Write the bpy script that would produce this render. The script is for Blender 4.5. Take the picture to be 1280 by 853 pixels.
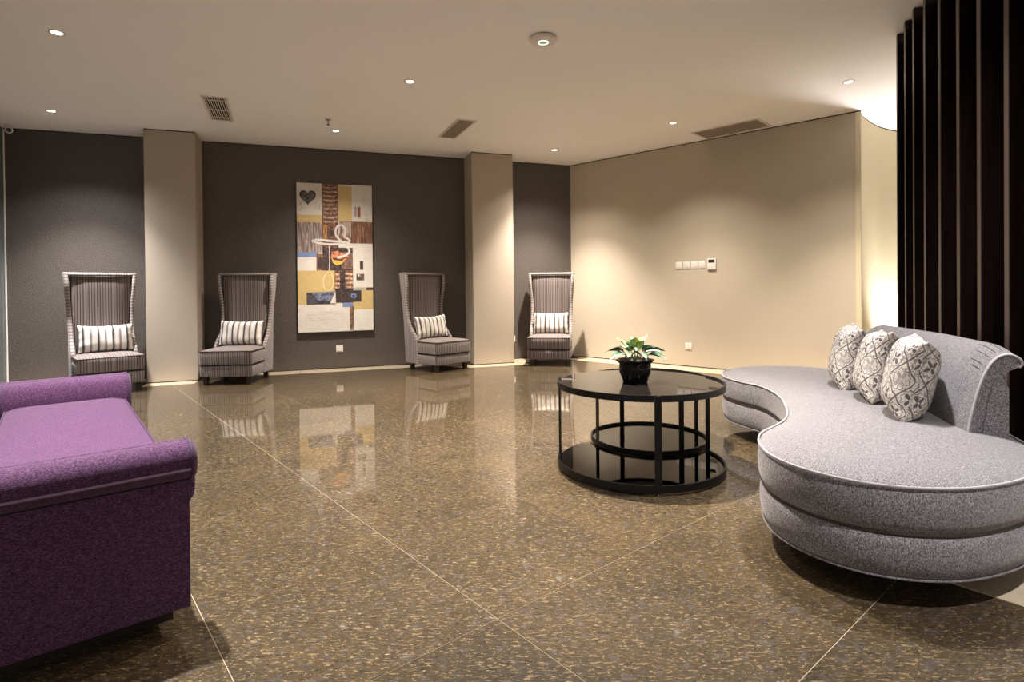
import bpy, bmesh, math, random
from mathutils import Vector, Matrix
random.seed(7)
PI = math.pi
S = bpy.context.scene
COL = S.collection
for o in list(bpy.data.objects):
    bpy.data.objects.remove(o, do_unlink=True)

# ------------------------------------------------------------------ camera
cam_d = bpy.data.cameras.new('camera'); cam = bpy.data.objects.new('camera', cam_d); COL.objects.link(cam)
cam_d.sensor_width = 36; cam_d.lens = 701.98 / 1280 * 36; cam_d.shift_y = -0.0475; cam_d.clip_start = 0.05
cam.matrix_world = (Matrix.Translation((0, 0, 1.05)) @ Matrix.Rotation(math.radians(90 - 0.4857), 4, 'X')
                    @ Matrix.Rotation(math.radians(-0.5748), 4, 'Z'))
S.camera = cam
# ------------------------------------------------------------------ world, exposure
w = bpy.data.worlds.new('world'); S.world = w; w.use_nodes = True
w.node_tree.nodes['Background'].inputs[0].default_value = (1.0, 0.93, 0.86, 1)
w.node_tree.nodes['Background'].inputs[1].default_value = 0.30
S.view_settings.view_transform = 'Standard'; S.view_settings.look = 'None'
S.view_settings.gamma = 1; S.view_settings.use_curve_mapping = False
S.view_settings.exposure = 0.77
SPILL = 150                                # watts of wide spill light beside each lamp's beam
H = 2.90                                   # ceiling height
WARM = (1.0, 0.89, 0.78); NEUT = (1.0, 0.965, 0.97)
# downlights: x, y, watts, colour, label (None: not in the photograph's view)
LIGHTS = [
 (-3.22, 4.01, 470, NEUT, 'round recessed downlight in the upper left of the ceiling, brightest and nearest on the left'),
 (-4.67, 5.73, 560, NEUT, 'round recessed downlight in front of the chair at the far left'),
 (-0.89, 5.02, 600, WARM, 'round recessed downlight near the middle of the ceiling'),
 (-2.03, 6.55, 260, WARM, 'round recessed downlight beside the sprinkler above the painting'),
 (0.59, 7.57, 620, WARM, 'round recessed downlight above the chair in the far corner, the smallest one'),
 (1.84, 6.37, 190, WARM, 'round recessed downlight left of the long air vent by the beige wall'),
 (3.09, 5.14, 380, WARM, 'round recessed downlight close to the dark slatted screen'),
 (0.28, 3.35, 640, WARM, 'round recessed downlight just above the frame, over the floor in front of the coffee table'),
 (-1.62, 2.20, 460, NEUT, 'round recessed downlight above the purple bench, outside the frame'),
 (1.62, 0.75, 115, NEUT, 'round recessed downlight in front of the near end of the grey sofa, outside the frame'),
 (1.62, 2.75, 115, NEUT, 'round recessed downlight above the patterned pillows, outside the frame'),
]
# ------------------------------------------------------------------ node helpers
class NT:
    def __init__(s, name, rough=0.6):
        s.m = bpy.data.materials.new(name); s.m.use_nodes = True
        s.t = s.m.node_tree; s.b = s.t.nodes['Principled BSDF']; s.b.inputs['Roughness'].default_value = rough
    def new(s, t, **k):
        n = s.t.nodes.new(t)
        for a, v in k.items(): setattr(n, a, v)
        return n
    def ln(s, a, b): s.t.links.new(a, b)
    def put(s, sock, v):
        if v is None: return
        if hasattr(v, 'is_linked'): s.ln(v, sock)
        else: sock.default_value = v
    def coord(s, kind='Object', scale=(1, 1, 1), rnd=False, rot=(0, 0, 0)):
        c = s.new('ShaderNodeTexCoord').outputs[kind]
        mp = s.new('ShaderNodeMapping'); mp.inputs['Scale'].default_value = scale; mp.inputs['Rotation'].default_value = rot
        s.ln(c, mp.inputs['Vector'])
        if rnd:
            oi = s.new('ShaderNodeObjectInfo'); cm = s.new('ShaderNodeCombineXYZ')
            a = s.m_('MULTIPLY', oi.outputs['Random'], 61.0); b = s.m_('MULTIPLY', oi.outputs['Random'], 37.0)
            s.ln(a, cm.inputs[0]); s.ln(b, cm.inputs[1]); s.ln(cm.outputs[0], mp.inputs['Location'])
        return mp.outputs[0]
    def m_(s, op, a, b=None, c=None):
        n = s.new('ShaderNodeMath', operation=op)
        s.put(n.inputs[0], a); s.put(n.inputs[1], b); s.put(n.inputs[2], c)
        return n.outputs[0]
    def noise(s, v, scale, detail=3, rough=0.5, dist=0):
        n = s.new('ShaderNodeTexNoise'); s.ln(v, n.inputs['Vector'])
        n.inputs['Scale'].default_value = scale; n.inputs['Detail'].default_value = detail
        n.inputs['Roughness'].default_value = rough; n.inputs['Distortion'].default_value = dist
        return n.outputs['Fac']
    def voro(s, v, scale, feature='F1'):
        n = s.new('ShaderNodeTexVoronoi', feature=feature); s.ln(v, n.inputs['Vector']); n.inputs['Scale'].default_value = scale
        return n.outputs['Distance']
    def ramp(s, f, stops, interp='LINEAR'):
        n = s.new('ShaderNodeValToRGB'); s.ln(f, n.inputs[0]); r = n.color_ramp; r.interpolation = interp
        while len(r.elements) < len(stops): r.elements.new(0.5)
        for e, (p, c) in zip(r.elements, stops): e.position = p; e.color = (*c, 1) if len(c) == 3 else c
        return n.outputs[0]
    def mix(s, f, a, b, blend='MIX'):
        n = s.new('ShaderNodeMix', data_type='RGBA', blend_type=blend)
        s.put(n.inputs[0], f); 
        for i, v in ((6, a), (7, b)):
            if isinstance(v, tuple): n.inputs[i].default_value = (*v, 1)
            else: s.ln(v, n.inputs[i])
        return n.outputs[2]
    def bump(s, h, strength=0.3, dist=0.01):
        n = s.new('ShaderNodeBump'); s.ln(h, n.inputs['Height']); n.inputs['Strength'].default_value = strength
        n.inputs['Distance'].default_value = dist; s.ln(n.outputs[0], s.b.inputs['Normal'])
    def color(s, c):
        if isinstance(c, tuple): s.b.inputs['Base Color'].default_value = (*c, 1)
        else: s.ln(c, s.b.inputs['Base Color'])
        return s
    def set(s, **k):
        for a, v in k.items(): s.b.inputs[a.replace('_', ' ')].default_value = v
        return s

def plain(name, c, rough=0.6, **k):
    n = NT(name, rough)
    v = n.coord(); f = n.noise(v, 40, 2)
    n.color(n.mix(f, tuple(x * 0.93 for x in c), tuple(min(1, x * 1.07) for x in c)))
    return n.set(**k).m

def mat_floor():
    n = NT('brown_granite_tile', 0.30)
    oi = n.new('ShaderNodeObjectInfo').outputs['Random']
    v = n.coord('Object', (1, 1, 1), True)
    vr = n.coord('Object', (1, 1, 1), True, (0, 0, 0.6954)); mp2 = n.new('ShaderNodeMapping'); mp2.inputs['Scale'].default_value = (0.75, 2.3, 1); n.ln(vr, mp2.inputs['Vector']); vs = mp2.outputs[0]
    cloud = n.noise(v, 2.2, 3, 0.55, 0.6)
    base = n.ramp(cloud, [(0.25, (0.036, 0.026, 0.015)), (0.5, (0.052, 0.036, 0.0175)), (0.75, (0.070, 0.046, 0.020))])
    f1 = n.noise(vs, 56, 4, 0.66, 0.9)
    c1 = n.mix(n.ramp(f1, [(0.545, (0, 0, 0)), (0.66, (1, 1, 1))]), base, (0.27, 0.196, 0.102))
    f2 = n.noise(vs, 46, 4, 0.64, 1.4)
    c2 = n.mix(n.ramp(f2, [(0.37, (1, 1, 1)), (0.46, (0, 0, 0))]), c1, (0.016, 0.012, 0.009))
    f3 = n.noise(vs, 80, 3, 0.65, 0.5)
    c3 = n.mix(n.ramp(f3, [(0.66, (0, 0, 0)), (0.72, (1, 1, 1))]), c2, (0.55, 0.47, 0.32))
    f4 = n.noise(v, 26, 2, 0.5)
    c4 = n.mix(n.m_('MULTIPLY', n.ramp(f4, [(0.55, (0, 0, 0)), (0.7, (1, 1, 1))]), 0.35), c3, (0.09, 0.08, 0.09))
    tone = n.m_('ADD', n.m_('MULTIPLY', oi, 0.22), 0.89)
    hsv = n.new('ShaderNodeHueSaturation'); n.ln(c4, hsv.inputs['Color']); n.ln(tone, hsv.inputs['Value'])
    n.color(hsv.outputs[0])
    n.set(Coat_Weight=1.0, Coat_Roughness=0.045, Coat_IOR=1.5, Roughness=0.5, Specular_IOR_Level=0.12)
    return n.m
def mat_pale():
    n = NT('cream_marble', 0.35); v = n.coord('Object', (1, 1, 1), True)
    f = n.noise(v, 5, 5, 0.6, 1.5)
    n.color(n.ramp(f, [(0.3, (0.55, 0.45, 0.31)), (0.6, (0.70, 0.60, 0.44)), (0.75, (0.60, 0.47, 0.30))]))
    n.set(Coat_Weight=1.0, Coat_Roughness=0.04); return n.m
def mat_wallpaper():
    n = NT('dark_crinkled_wallpaper', 0.48); v = n.coord()
    a = n.noise(v, 70, 4, 0.6, 1.2); c = n.noise(v, 1.3, 2)
    col = n.ramp(a, [(0.35, (0.062, 0.050, 0.042)), (0.62, (0.098, 0.082, 0.070))])
    n.color(n.mix(n.m_('MULTIPLY', c, 0.35), col, (0.060, 0.048, 0.040)))
    n.set(Specular_IOR_Level=0.6)
    n.bump(n.voro(v, 75), 0.55, 0.006); return n.m
def mat_wall(name, c, r=0.75):
    n = NT(name, r); v = n.coord(); f = n.noise(v, 1.5, 3); n.color(n.mix(f, tuple(x * 0.97 for x in c), tuple(x * 1.03 for x in c)))
    n.bump(n.noise(v, 180, 2), 0.05, 0.002); return n.m
def mat_melange(name, dark, mid, light, scale=260, st=(1, 1, 1), sheen=0.25, bias=0.0):
    n = NT(name, 0.92); v = n.coord('Object', st)
    a = n.noise(v, scale, 2, 0.7); b = n.noise(v, scale * 0.31, 3, 0.6)
    f = n.m_('ADD', n.m_('MULTIPLY', a, 0.88), n.m_('MULTIPLY', b, 0.12))
    n.color(n.ramp(f, [(0.36 + bias, dark), (0.5 + bias, mid), (0.63 + bias, light)]))
    n.set(Sheen_Weight=sheen, Sheen_Roughness=0.5, Specular_IOR_Level=0.25)
    n.bump(a, 0.35, 0.003); return n.m
def stripes(name, axis, per, stops, rough=0.9, warp=0.02, fine=True, sheen=0.2):
    n = NT(name, rough); v = n.coord()
    sx = n.new('ShaderNodeSeparateXYZ'); n.ln(v, sx.inputs[0])
    x = sx.outputs[axis]
    if axis == 0:
        nn = n.new('ShaderNodeSeparateXYZ'); n.ln(n.new('ShaderNodeTexCoord').outputs['Normal'], nn.inputs[0])
        sel = n.m_('GREATER_THAN', n.m_('ABSOLUTE', nn.outputs[0]), 0.75)
        x = n.m_('ADD', n.m_('MULTIPLY', x, n.m_('SUBTRACT', 1.0, sel)), n.m_('MULTIPLY', sx.outputs[1], sel))
    w_ = n.m_('MULTIPLY', n.m_('SUBTRACT', n.noise(v, 4, 2), 0.5), warp)
    f = n.m_('FRACT', n.m_('DIVIDE', n.m_('ADD', n.m_('ADD', x, w_), 10.0), per))
    col = n.ramp(f, stops, 'LINEAR')
    g = n.noise(v, 240, 2)
    n.color(n.mix(n.m_('MULTIPLY', g, 0.12), col, (0.10, 0.085, 0.08)))
    n.set(Sheen_Weight=sheen, Specular_IOR_Level=0.25); n.bump(g, 0.25, 0.002); return n.m
def mat_damask():
    n = NT('cream_and_grey_ornament_fabric', 0.9); v = n.coord('UV')
    sx = n.new('ShaderNodeSeparateXYZ'); n.ln(v, sx.inputs[0])
    wob = n.m_('MULTIPLY', n.m_('SUBTRACT', n.noise(v, 22, 2), 0.5), 0.018)
    x = n.m_('ADD', sx.outputs[0], wob); z = n.m_('ADD', sx.outputs[1], wob)
    P = 0.088
    p = n.m_('DIVIDE', n.m_('ADD', n.m_('ADD', x, z), 5.02), P * 1.4142); q = n.m_('DIVIDE', n.m_('ADD', n.m_('SUBTRACT', x, z), 5.02), P * 1.4142)
    fp = n.m_('SUBTRACT', n.m_('FRACT', p), 0.5); fq = n.m_('SUBTRACT', n.m_('FRACT', q), 0.5)
    r = n.m_('SQRT', n.m_('ADD', n.m_('MULTIPLY', fp, fp), n.m_('MULTIPLY', fq, fq)))
    th = n.m_('ARCTAN2', fp, fq)
    pet = n.m_('ADD', 0.20, n.m_('MULTIPLY', n.m_('COSINE', n.m_('MULTIPLY', th, 4.0)), 0.13))
    flower = n.m_('MULTIPLY', n.m_('LESS_THAN', r, pet), n.m_('GREATER_THAN', r, 0.055))
    ring = n.m_('LESS_THAN', n.m_('ABSOLUTE', n.m_('SUBTRACT', r, n.m_('ADD', 0.40, n.m_('MULTIPLY', n.m_('COSINE', n.m_('MULTIPLY', th, 12.0)), 0.035)))), 0.022)
    edge = n.m_('GREATER_THAN', n.m_('MAXIMUM', n.m_('ABSOLUTE', fp), n.m_('ABSOLUTE', fq)), 0.462)
    # alternate cells carry a dark ground
    par = n.m_('MODULO', n.m_('ADD', n.m_('FLOOR', p), n.m_('MULTIPLY', n.m_('FLOOR', q), 2.0)), 3.0)
    alt = n.m_('LESS_THAN', par, 0.5)
    scroll = n.ramp(n.voro(v, 62, 'DISTANCE_TO_EDGE'), [(0.03, (1, 1, 1)), (0.06, (0, 0, 0))])
    c = n.mix(n.m_('MULTIPLY', scroll, 0.8), (0.66, 0.61, 0.54), (0.22, 0.20, 0.19))
    c = n.mix(n.m_('MULTIPLY', flower, n.m_('SUBTRACT', 1.0, alt)), c, (0.10, 0.09, 0.095))
    c = n.mix(n.m_('MULTIPLY', n.m_('MULTIPLY', flower, alt), 0.7), c, (0.26, 0.235, 0.22))
    c = n.mix(ring, c, (0.16, 0.145, 0.145)); c = n.mix(edge, c, (0.13, 0.115, 0.115))
    n.color(c); n.bump(n.noise(v, 240, 2), 0.25, 0.002); return n.m
def mat_wood_dark():
    n = NT('dark_espresso_wood', 0.22); v = n.coord('Object', (14, 14, 0.7))
    f = n.noise(v, 2, 4, 0.6, 0.6)
    n.color(n.ramp(f, [(0.35, (0.005, 0.003, 0.0025)), (0.7, (0.016, 0.008, 0.006))])); n.set(Specular_IOR_Level=0.5); return n.m
def mat_tint():
    n = NT('smoked_glass', 0.02)
    tr = n.new('ShaderNodeBsdfTransparent'); tr.inputs[0].default_value = (0.84, 0.78, 0.70, 1)
    gl = n.new('ShaderNodeBsdfGlossy'); gl.inputs['Roughness'].default_value = 0.01
    fr = n.new('ShaderNodeFresnel'); fr.inputs[0].default_value = 1.5
    mx = n.new('ShaderNodeMixShader'); n.ln(fr.outputs[0], mx.inputs[0]); n.ln(tr.outputs[0], mx.inputs[1]); n.ln(gl.outputs[0], mx.inputs[2])
    n.ln(mx.outputs[0], n.t.nodes['Material Output'].inputs[0]); return n.m
def emit(name, c, s):
    n = NT(name); n.set(Emission_Strength=s); n.b.inputs['Emission Color'].default_value = (*c, 1); n.color(c); return n.m
def mat_leaf(name, green, pale, amt):
    n = NT(name, 0.55); n.set(Specular_IOR_Level=0.3); v = n.coord('Object')
    sx = n.new('ShaderNodeSeparateXYZ'); n.ln(v, sx.inputs[0])
    ax = n.m_('MULTIPLY', n.m_('ABSOLUTE', sx.outputs[0]), 34.0)
    f = n.m_('ADD', n.m_('SUBTRACT', amt, ax), n.m_('MULTIPLY', n.noise(v, 90, 3, 0.7), 0.9))
    n.color(n.ramp(f, [(0.35, green), (0.62, pale)])); return n.m

BLK = dict(Specular_IOR_Level=0.25)
M = dict(
 floor=mat_floor(), pale=mat_pale(), paper=mat_wallpaper(),
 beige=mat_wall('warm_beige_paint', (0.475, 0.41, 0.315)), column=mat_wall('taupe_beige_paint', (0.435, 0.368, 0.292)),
 ceil=mat_wall('ceiling_paint', (0.88, 0.845, 0.81), 0.85), left=plain('grey_green_glazed_panel', (0.12, 0.13, 0.125), 0.15),
 grout=plain('pale_grout', (0.46, 0.38, 0.27), 0.8), gap=plain('shadow_gap_black', (0.03, 0.022, 0.015), 0.8),
 white=plain('white_plastic', (0.72, 0.68, 0.62), 0.4), trimw=plain('white_metal', (0.70, 0.64, 0.57), 0.4), black=plain('black_plastic', (0.012, 0.012, 0.012), 0.3),
 ventd=plain('taupe_vent_metal', (0.33, 0.27, 0.21), 0.5), ventb=plain('vent_duct_black', (0.012, 0.010, 0.009), 0.9),
 lens=emit('downlight_lens', (1.0, 0.93, 0.82), 3), led=emit('status_ring_glow', (0.75, 1.0, 0.88), 0.8),
 lcd=plain('dark_display', (0.02, 0.025, 0.02), 0.15),
 wood=mat_wood_dark(), woodlit=plain('brown_wood_lit_face', (0.078, 0.052, 0.039), 0.3), metal=plain('black_powder_coated_steel', (0.008, 0.007, 0.007), 0.4, **BLK), tint=mat_tint(),
 bglass=plain('black_glass', (0.010, 0.008, 0.007), 0.02, Specular_IOR_Level=0.28),
 grey=mat_melange('grey_melange_fabric', (0.048, 0.044, 0.048), (0.165, 0.154, 0.163), (0.365, 0.345, 0.355), 300, (1, 1, 0.55)),
 greyp=plain('pale_grey_piping', (0.42, 0.40, 0.41), 0.8),
 purple=mat_melange('purple_melange_fabric', (0.030, 0.010, 0.031), (0.076, 0.028, 0.074), (0.17, 0.075, 0.162), 400, (1, 0.45, 1), 0.12),
 purplep=plain('light_purple_piping', (0.30, 0.20, 0.31), 0.7), purpled=plain('dark_purple_piping', (0.05, 0.018, 0.055), 0.7),
 stripe=stripes('taupe_pinstripe_fabric', 0, 0.050, [(0.0, (0.215, 0.175, 0.160)), (0.14, (0.26, 0.215, 0.20)), (0.20, (0.045, 0.033, 0.031)), (0.32, (0.055, 0.04, 0.038)), (0.38, (0.28, 0.235, 0.215)), (0.50, (0.13, 0.10, 0.092)), (0.62, (0.23, 0.19, 0.175)), (0.70, (0.06, 0.045, 0.042)), (0.82, (0.07, 0.052, 0.048)), (0.90, (0.20, 0.165, 0.15)), (1.0, (0.215, 0.175, 0.160))], warp=0.006),
 stripey=stripes('taupe_pinstripe_fabric_sides', 1, 0.050, [(0.0, (0.198, 0.165, 0.155)), (0.16, (0.238, 0.205, 0.191)), (0.22, (0.086, 0.066, 0.063)), (0.34, (0.099, 0.079, 0.073)), (0.42, (0.251, 0.218, 0.205)), (0.55, (0.158, 0.125, 0.119)), (0.72, (0.106, 0.083, 0.079)), (0.80, (0.218, 0.185, 0.172)), (1.0, (0.198, 0.165, 0.155))], warp=0.006),
 stripez=stripes('ribbed_taupe_edge_fabric', 2, 0.034, [(0.0, (0.357, 0.306, 0.281)), (0.35, (0.255, 0.212, 0.196)), (0.55, (0.093, 0.072, 0.068)), (0.75, (0.289, 0.246, 0.230)), (1.0, (0.357, 0.306, 0.281))], warp=0.012),
 pinp=plain('dark_brown_piping', (0.028, 0.02, 0.018), 0.6), leg=plain('dark_wood_leg', (0.022, 0.013, 0.009), 0.35),
 foot=plain('brown_wood_foot', (0.10, 0.045, 0.025), 0.4),
 pstripe=stripes('cream_and_charcoal_striped_fabric', 0, 0.130, [(0.0, (0.80, 0.76, 0.69)), (0.26, (0.72, 0.68, 0.62)), (0.30, (0.05, 0.042, 0.045)), (0.39, (0.06, 0.05, 0.05)), (0.43, (0.45, 0.41, 0.38)), (0.52, (0.76, 0.71, 0.65)), (0.74, (0.72, 0.67, 0.61)), (0.79, (0.20, 0.17, 0.165)), (0.90, (0.32, 0.28, 0.26)), (0.95, (0.76, 0.71, 0.65)), (1.0, (0.80, 0.76, 0.69))], warp=0.008, sheen=0.1),
 damask=mat_damask(), pot=plain('glossy_black_plastic', (0.010, 0.009, 0.009), 0.12), soil=plain('dark_soil', (0.03, 0.02, 0.014), 0.95),
 peb1=plain('brown_pebble', (0.20, 0.14, 0.10), 0.5), peb2=plain('white_pebble', (0.68, 0.65, 0.60), 0.45), peb3=plain('grey_pebble', (0.24, 0.22, 0.20), 0.5),
 leafa=mat_leaf('variegated_leaf', (0.03, 0.085, 0.04), (0.30, 0.37, 0.28), 0.30), leafb=mat_leaf('yellow_green_leaf', (0.14, 0.24, 0.03), (0.36, 0.42, 0.11), 0.55),
 stem=plain('green_stem', (0.12, 0.20, 0.07), 0.5),
)
# ------------------------------------------------------------------ mesh helpers
def link(name, bm, mats, parent=None, smooth=None, loc=(0, 0, 0), rotz=0, recalc=True):
    if recalc: bmesh.ops.recalc_face_normals(bm, faces=bm.faces)
    me = bpy.data.meshes.new(name); bm.to_mesh(me); bm.free()
    for m in (mats if isinstance(mats, (list, tuple)) else [mats]): me.materials.append(m)
    if smooth is not None:
        for p in me.polygons: p.use_smooth = True
        me.set_sharp_from_angle(angle=math.radians(smooth))
    o = bpy.data.objects.new(name, me); COL.objects.link(o)
    o.location = loc; o.rotation_euler = (0, 0, rotz)
    if parent: o.parent = parent
    return o
def thing(name, label, cat, loc=(0, 0, 0), rotz=0, group=None):
    o = bpy.data.objects.new(name, None); o.empty_display_size = 0.1; COL.objects.link(o)
    o.location = loc; o.rotation_euler = (0, 0, rotz); o['label'] = label; o['category'] = cat
    if group: o['group'] = group
    return o
def tag(o, label, cat, group=None):
    o['label'] = label; o['category'] = cat
    if group: o['group'] = group
    return o
def struct(o, label=None, cat=None):
    o['kind'] = 'structure'
    if label: o['label'] = label
    if cat: o['category'] = cat
    return o
def box(bm, x0, x1, y0, y1, z0, z1, bev=0, seg=2, mi=0):
    r = bmesh.ops.create_cube(bm, size=1)
    vs = r['verts']
    bmesh.ops.scale(bm, vec=(x1 - x0, y1 - y0, z1 - z0), verts=vs)
    bmesh.ops.translate(bm, vec=((x0 + x1) / 2, (y0 + y1) / 2, (z0 + z1) / 2), verts=vs)
    fs = list({f for v in vs for f in v.link_faces})
    for f in fs: f.material_index = mi
    if bev: bmesh.ops.bevel(bm, geom=list({e for v in vs for e in v.link_edges}), offset=bev, segments=seg, profile=0.6, affect='EDGES')
def prism(bm, pts, z0, z1, mi=0):
    a = [bm.verts.new((x, y, z0)) for x, y in pts]; b = [bm.verts.new((x, y, z1)) for x, y in pts]
    n = len(pts); fs = [bm.faces.new(a[::-1]), bm.faces.new(b)]
    for i in range(n): fs.append(bm.faces.new((a[i], a[(i + 1) % n], b[(i + 1) % n], b[i])))
    for f in fs: f.material_index = mi
def loft(bm, rings, closed=True, cap=True, loop=False):
    R = [[bm.verts.new(p) for p in r] for r in rings]; n = len(R[0]); k = len(R)
    for j in range(k if loop else k - 1):
        A, B = R[j], R[(j + 1) % k]
        for i in range(n if closed else n - 1):
            bm.faces.new((A[i], A[(i + 1) % n], B[(i + 1) % n], B[i]))
    if cap and not loop:
        bm.faces.new(R[0][::-1]); bm.faces.new(R[-1])
    return R
def tube(bm, pts, r, n=8, loop=False):
    pts = [Vector(p) for p in pts]; k = len(pts); rings = []
    for i, p in enumerate(pts):
        a = pts[(i - 1) % k] if (loop or i > 0) else p; b = pts[(i + 1) % k] if (loop or i < k - 1) else p
        t = (b - a).normalized(); up = Vector((0, 0, 1)) if abs(t.z) < 0.9 else Vector((0, 1, 0.01))
        s = t.cross(up).normalized(); u = s.cross(t)
        rr = r[i] if isinstance(r, (list, tuple)) else r
        rings.append([p + (s * math.cos(2 * PI * q / n) + u * math.sin(2 * PI * q / n)) * rr for q in range(n)])
    # keep rings aligned
    for i in range(1, k):
        best = min(range(n), key=lambda d: (rings[i][d % n] - rings[i - 1][0]).length)
        rings[i] = rings[i][best:] + rings[i][:best]
    loft(bm, rings, loop=loop)
def lathe(bm, prof, n=32, c=(0, 0), cap=True, f=None):
    rings = []
    for r, z in prof:
        rings.append([(c[0] + r * (f(i / n * 2 * PI, r, z) if f else 1) * math.cos(i / n * 2 * PI),
                       c[1] + r * (f(i / n * 2 * PI, r, z) if f else 1) * math.sin(i / n * 2 * PI), z) for i in range(n)])
    loft(bm, rings, cap=cap)
def catmull(P, per=6, loop=True):
    out = []; n = len(P)
    for i in range(n if loop else n - 1):
        p0 = Vector(P[(i - 1) % n] if loop or i > 0 else P[i]); p1 = Vector(P[i]); p2 = Vector(P[(i + 1) % n]); p3 = Vector(P[(i + 2) % n] if loop or i < n - 2 else P[(i + 1) % n])
        for k in range(per):
            t = k / per
            out.append(0.5 * ((2 * p1) + (p2 - p0) * t + (2 * p0 - 5 * p1 + 4 * p2 - p3) * t * t + (3 * p1 - p0 - 3 * p2 + p3) * t ** 3))
    if not loop: out.append(Vector(P[-1]))
    return out
def resample(P, n, loop=True):
    L = [0]; Q = P + [P[0]] if loop else P
    for a, b in zip(Q, Q[1:]): L.append(L[-1] + (b - a).length)
    out = []; j = 0; m = n if loop else n - 1
    for i in range(n):
        t = L[-1] * i / m
        while j < len(L) - 2 and L[j + 1] < t: j += 1
        f = (t - L[j]) / max(1e-9, L[j + 1] - L[j]); out.append(Q[j].lerp(Q[j + 1], f))
    return out
def inset(P, d):
    n = len(P); out = []
    for i, p in enumerate(P):
        t = (P[(i + 1) % n] - P[(i - 1) % n]).normalized(); out.append(Vector((p.x - t.y * d, p.y + t.x * d)))  # inward for CCW
    return out

# ------------------------------------------------------------------ plan of the room
B_ANG = 0.3305; T = Vector((math.cos(B_ANG), math.sin(B_ANG))); NB = Vector((-math.sin(B_ANG), math.cos(B_ANG)))
DB, DC = 7.788, 7.38
def bp(s, d): return T * s + NB * d                       # along / out from the back wall
def strip(bm, a, b, thick, z0, z1, mi=0):                 # wall slab: face a-b, thickness to the left of a->b
    t = (b - a).normalized(); n = Vector((-t.y, t.x)) * thick
    pts = [a, b, b + n, a + n]; prism(bm, [(p.x, p.y) for p in pts][::1], z0, z1, mi)
def slab(name, a, b, thick, z0, z1, m, parent=None):
    bm = bmesh.new(); strip(bm, a, b, thick, z0, z1); return link(name, bm, m, parent)
LC = bp(-3.326, DB); RC = Vector((0.903, 8.542)); RE = Vector((3.72, 5.98))
GAP = 0.014
wb = struct(slab('wall_back', LC - T * 0.0, RC + T * 0.1, 0.12, 0.012, H - GAP, M['paper']))
wl_dir = (NB * -1)
wl = struct(slab('wall_left', LC + wl_dir * 4.6, LC, 0.08, 0.0, H, M['left']))
bm = bmesh.new(); a = LC + T * 0.012 + wl_dir * 0.01; box(bm, a.x - .006, a.x + .006, a.y - .006, a.y + .006, 0, H - .02); struct(link('trim_1', bm, M['white']))
wr = struct(slab('wall_right', RC, RE, 0.05, 0.012, H - GAP, M['beige']))
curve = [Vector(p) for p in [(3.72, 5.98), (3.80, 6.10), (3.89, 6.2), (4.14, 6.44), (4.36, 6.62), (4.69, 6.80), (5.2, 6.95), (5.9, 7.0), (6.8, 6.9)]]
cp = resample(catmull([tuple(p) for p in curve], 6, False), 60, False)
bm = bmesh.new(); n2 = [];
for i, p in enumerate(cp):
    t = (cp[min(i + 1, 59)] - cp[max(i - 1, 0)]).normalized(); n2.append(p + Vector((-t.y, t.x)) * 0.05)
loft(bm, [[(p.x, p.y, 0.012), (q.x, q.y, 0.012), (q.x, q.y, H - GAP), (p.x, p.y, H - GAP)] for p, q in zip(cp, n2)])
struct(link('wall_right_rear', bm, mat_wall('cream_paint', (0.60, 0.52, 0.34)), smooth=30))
bm = bmesh.new(); box(bm, 6.8, 6.9, -4, 6.95, 0, H); struct(link('wall_light_block', bm, M['beige']))  # unseen wall, added to stop world light leaking onto the ceiling
# columns
for s0, s1, lab in ((-1.865, -1.346, 'taupe column left of the painting'), (1.972, 2.560, 'pale beige column right of the painting')):
    bm = bmesh.new(); prism(bm, [tuple(bp(s0, DC)), tuple(bp(s1, DC)), tuple(bp(s1, DB + .01)), tuple(bp(s0, DB + .01))], 0.012, H - GAP)
    bmesh.ops.bevel(bm, geom=[e for e in bm.edges if abs(e.verts[0].co.z - e.verts[1].co.z) > 1], offset=0.006, segments=2, affect='EDGES')
    struct(link('column', bm, M['column']), lab)
# dark shadow gaps between wall and ceiling / wall and floor
def gap_line(k, pts, z0, z1):
    bm = bmesh.new()
    for a, b in zip(pts, pts[1:]):
        t = (b - a).normalized(); nn = Vector((-t.y, t.x)); strip(bm, a + nn * 0.012, b + nn * 0.012, 0.02, z0, z1)
    o = struct(link('trim_%d' % k, bm, M['gap']))
line = [LC, bp(-1.865, DB), bp(-1.865, DC), bp(-1.346, DC), bp(-1.346, DB), bp(1.972, DB), bp(1.972, DC), bp(2.56, DC), bp(2.56, DB), RC, RE]
gap_line(2, line, H - GAP, H); gap_line(3, line, 0.0, 0.012)
gap_line(4, cp[::4], H - GAP, H); gap_line(5, cp[::4], 0.0, 0.012)
# ceiling
bm = bmesh.new(); box(bm, -7, 8, -4, 9.6, H, H + 0.1); struct(link('ceiling', bm, M['ceil']))
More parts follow.
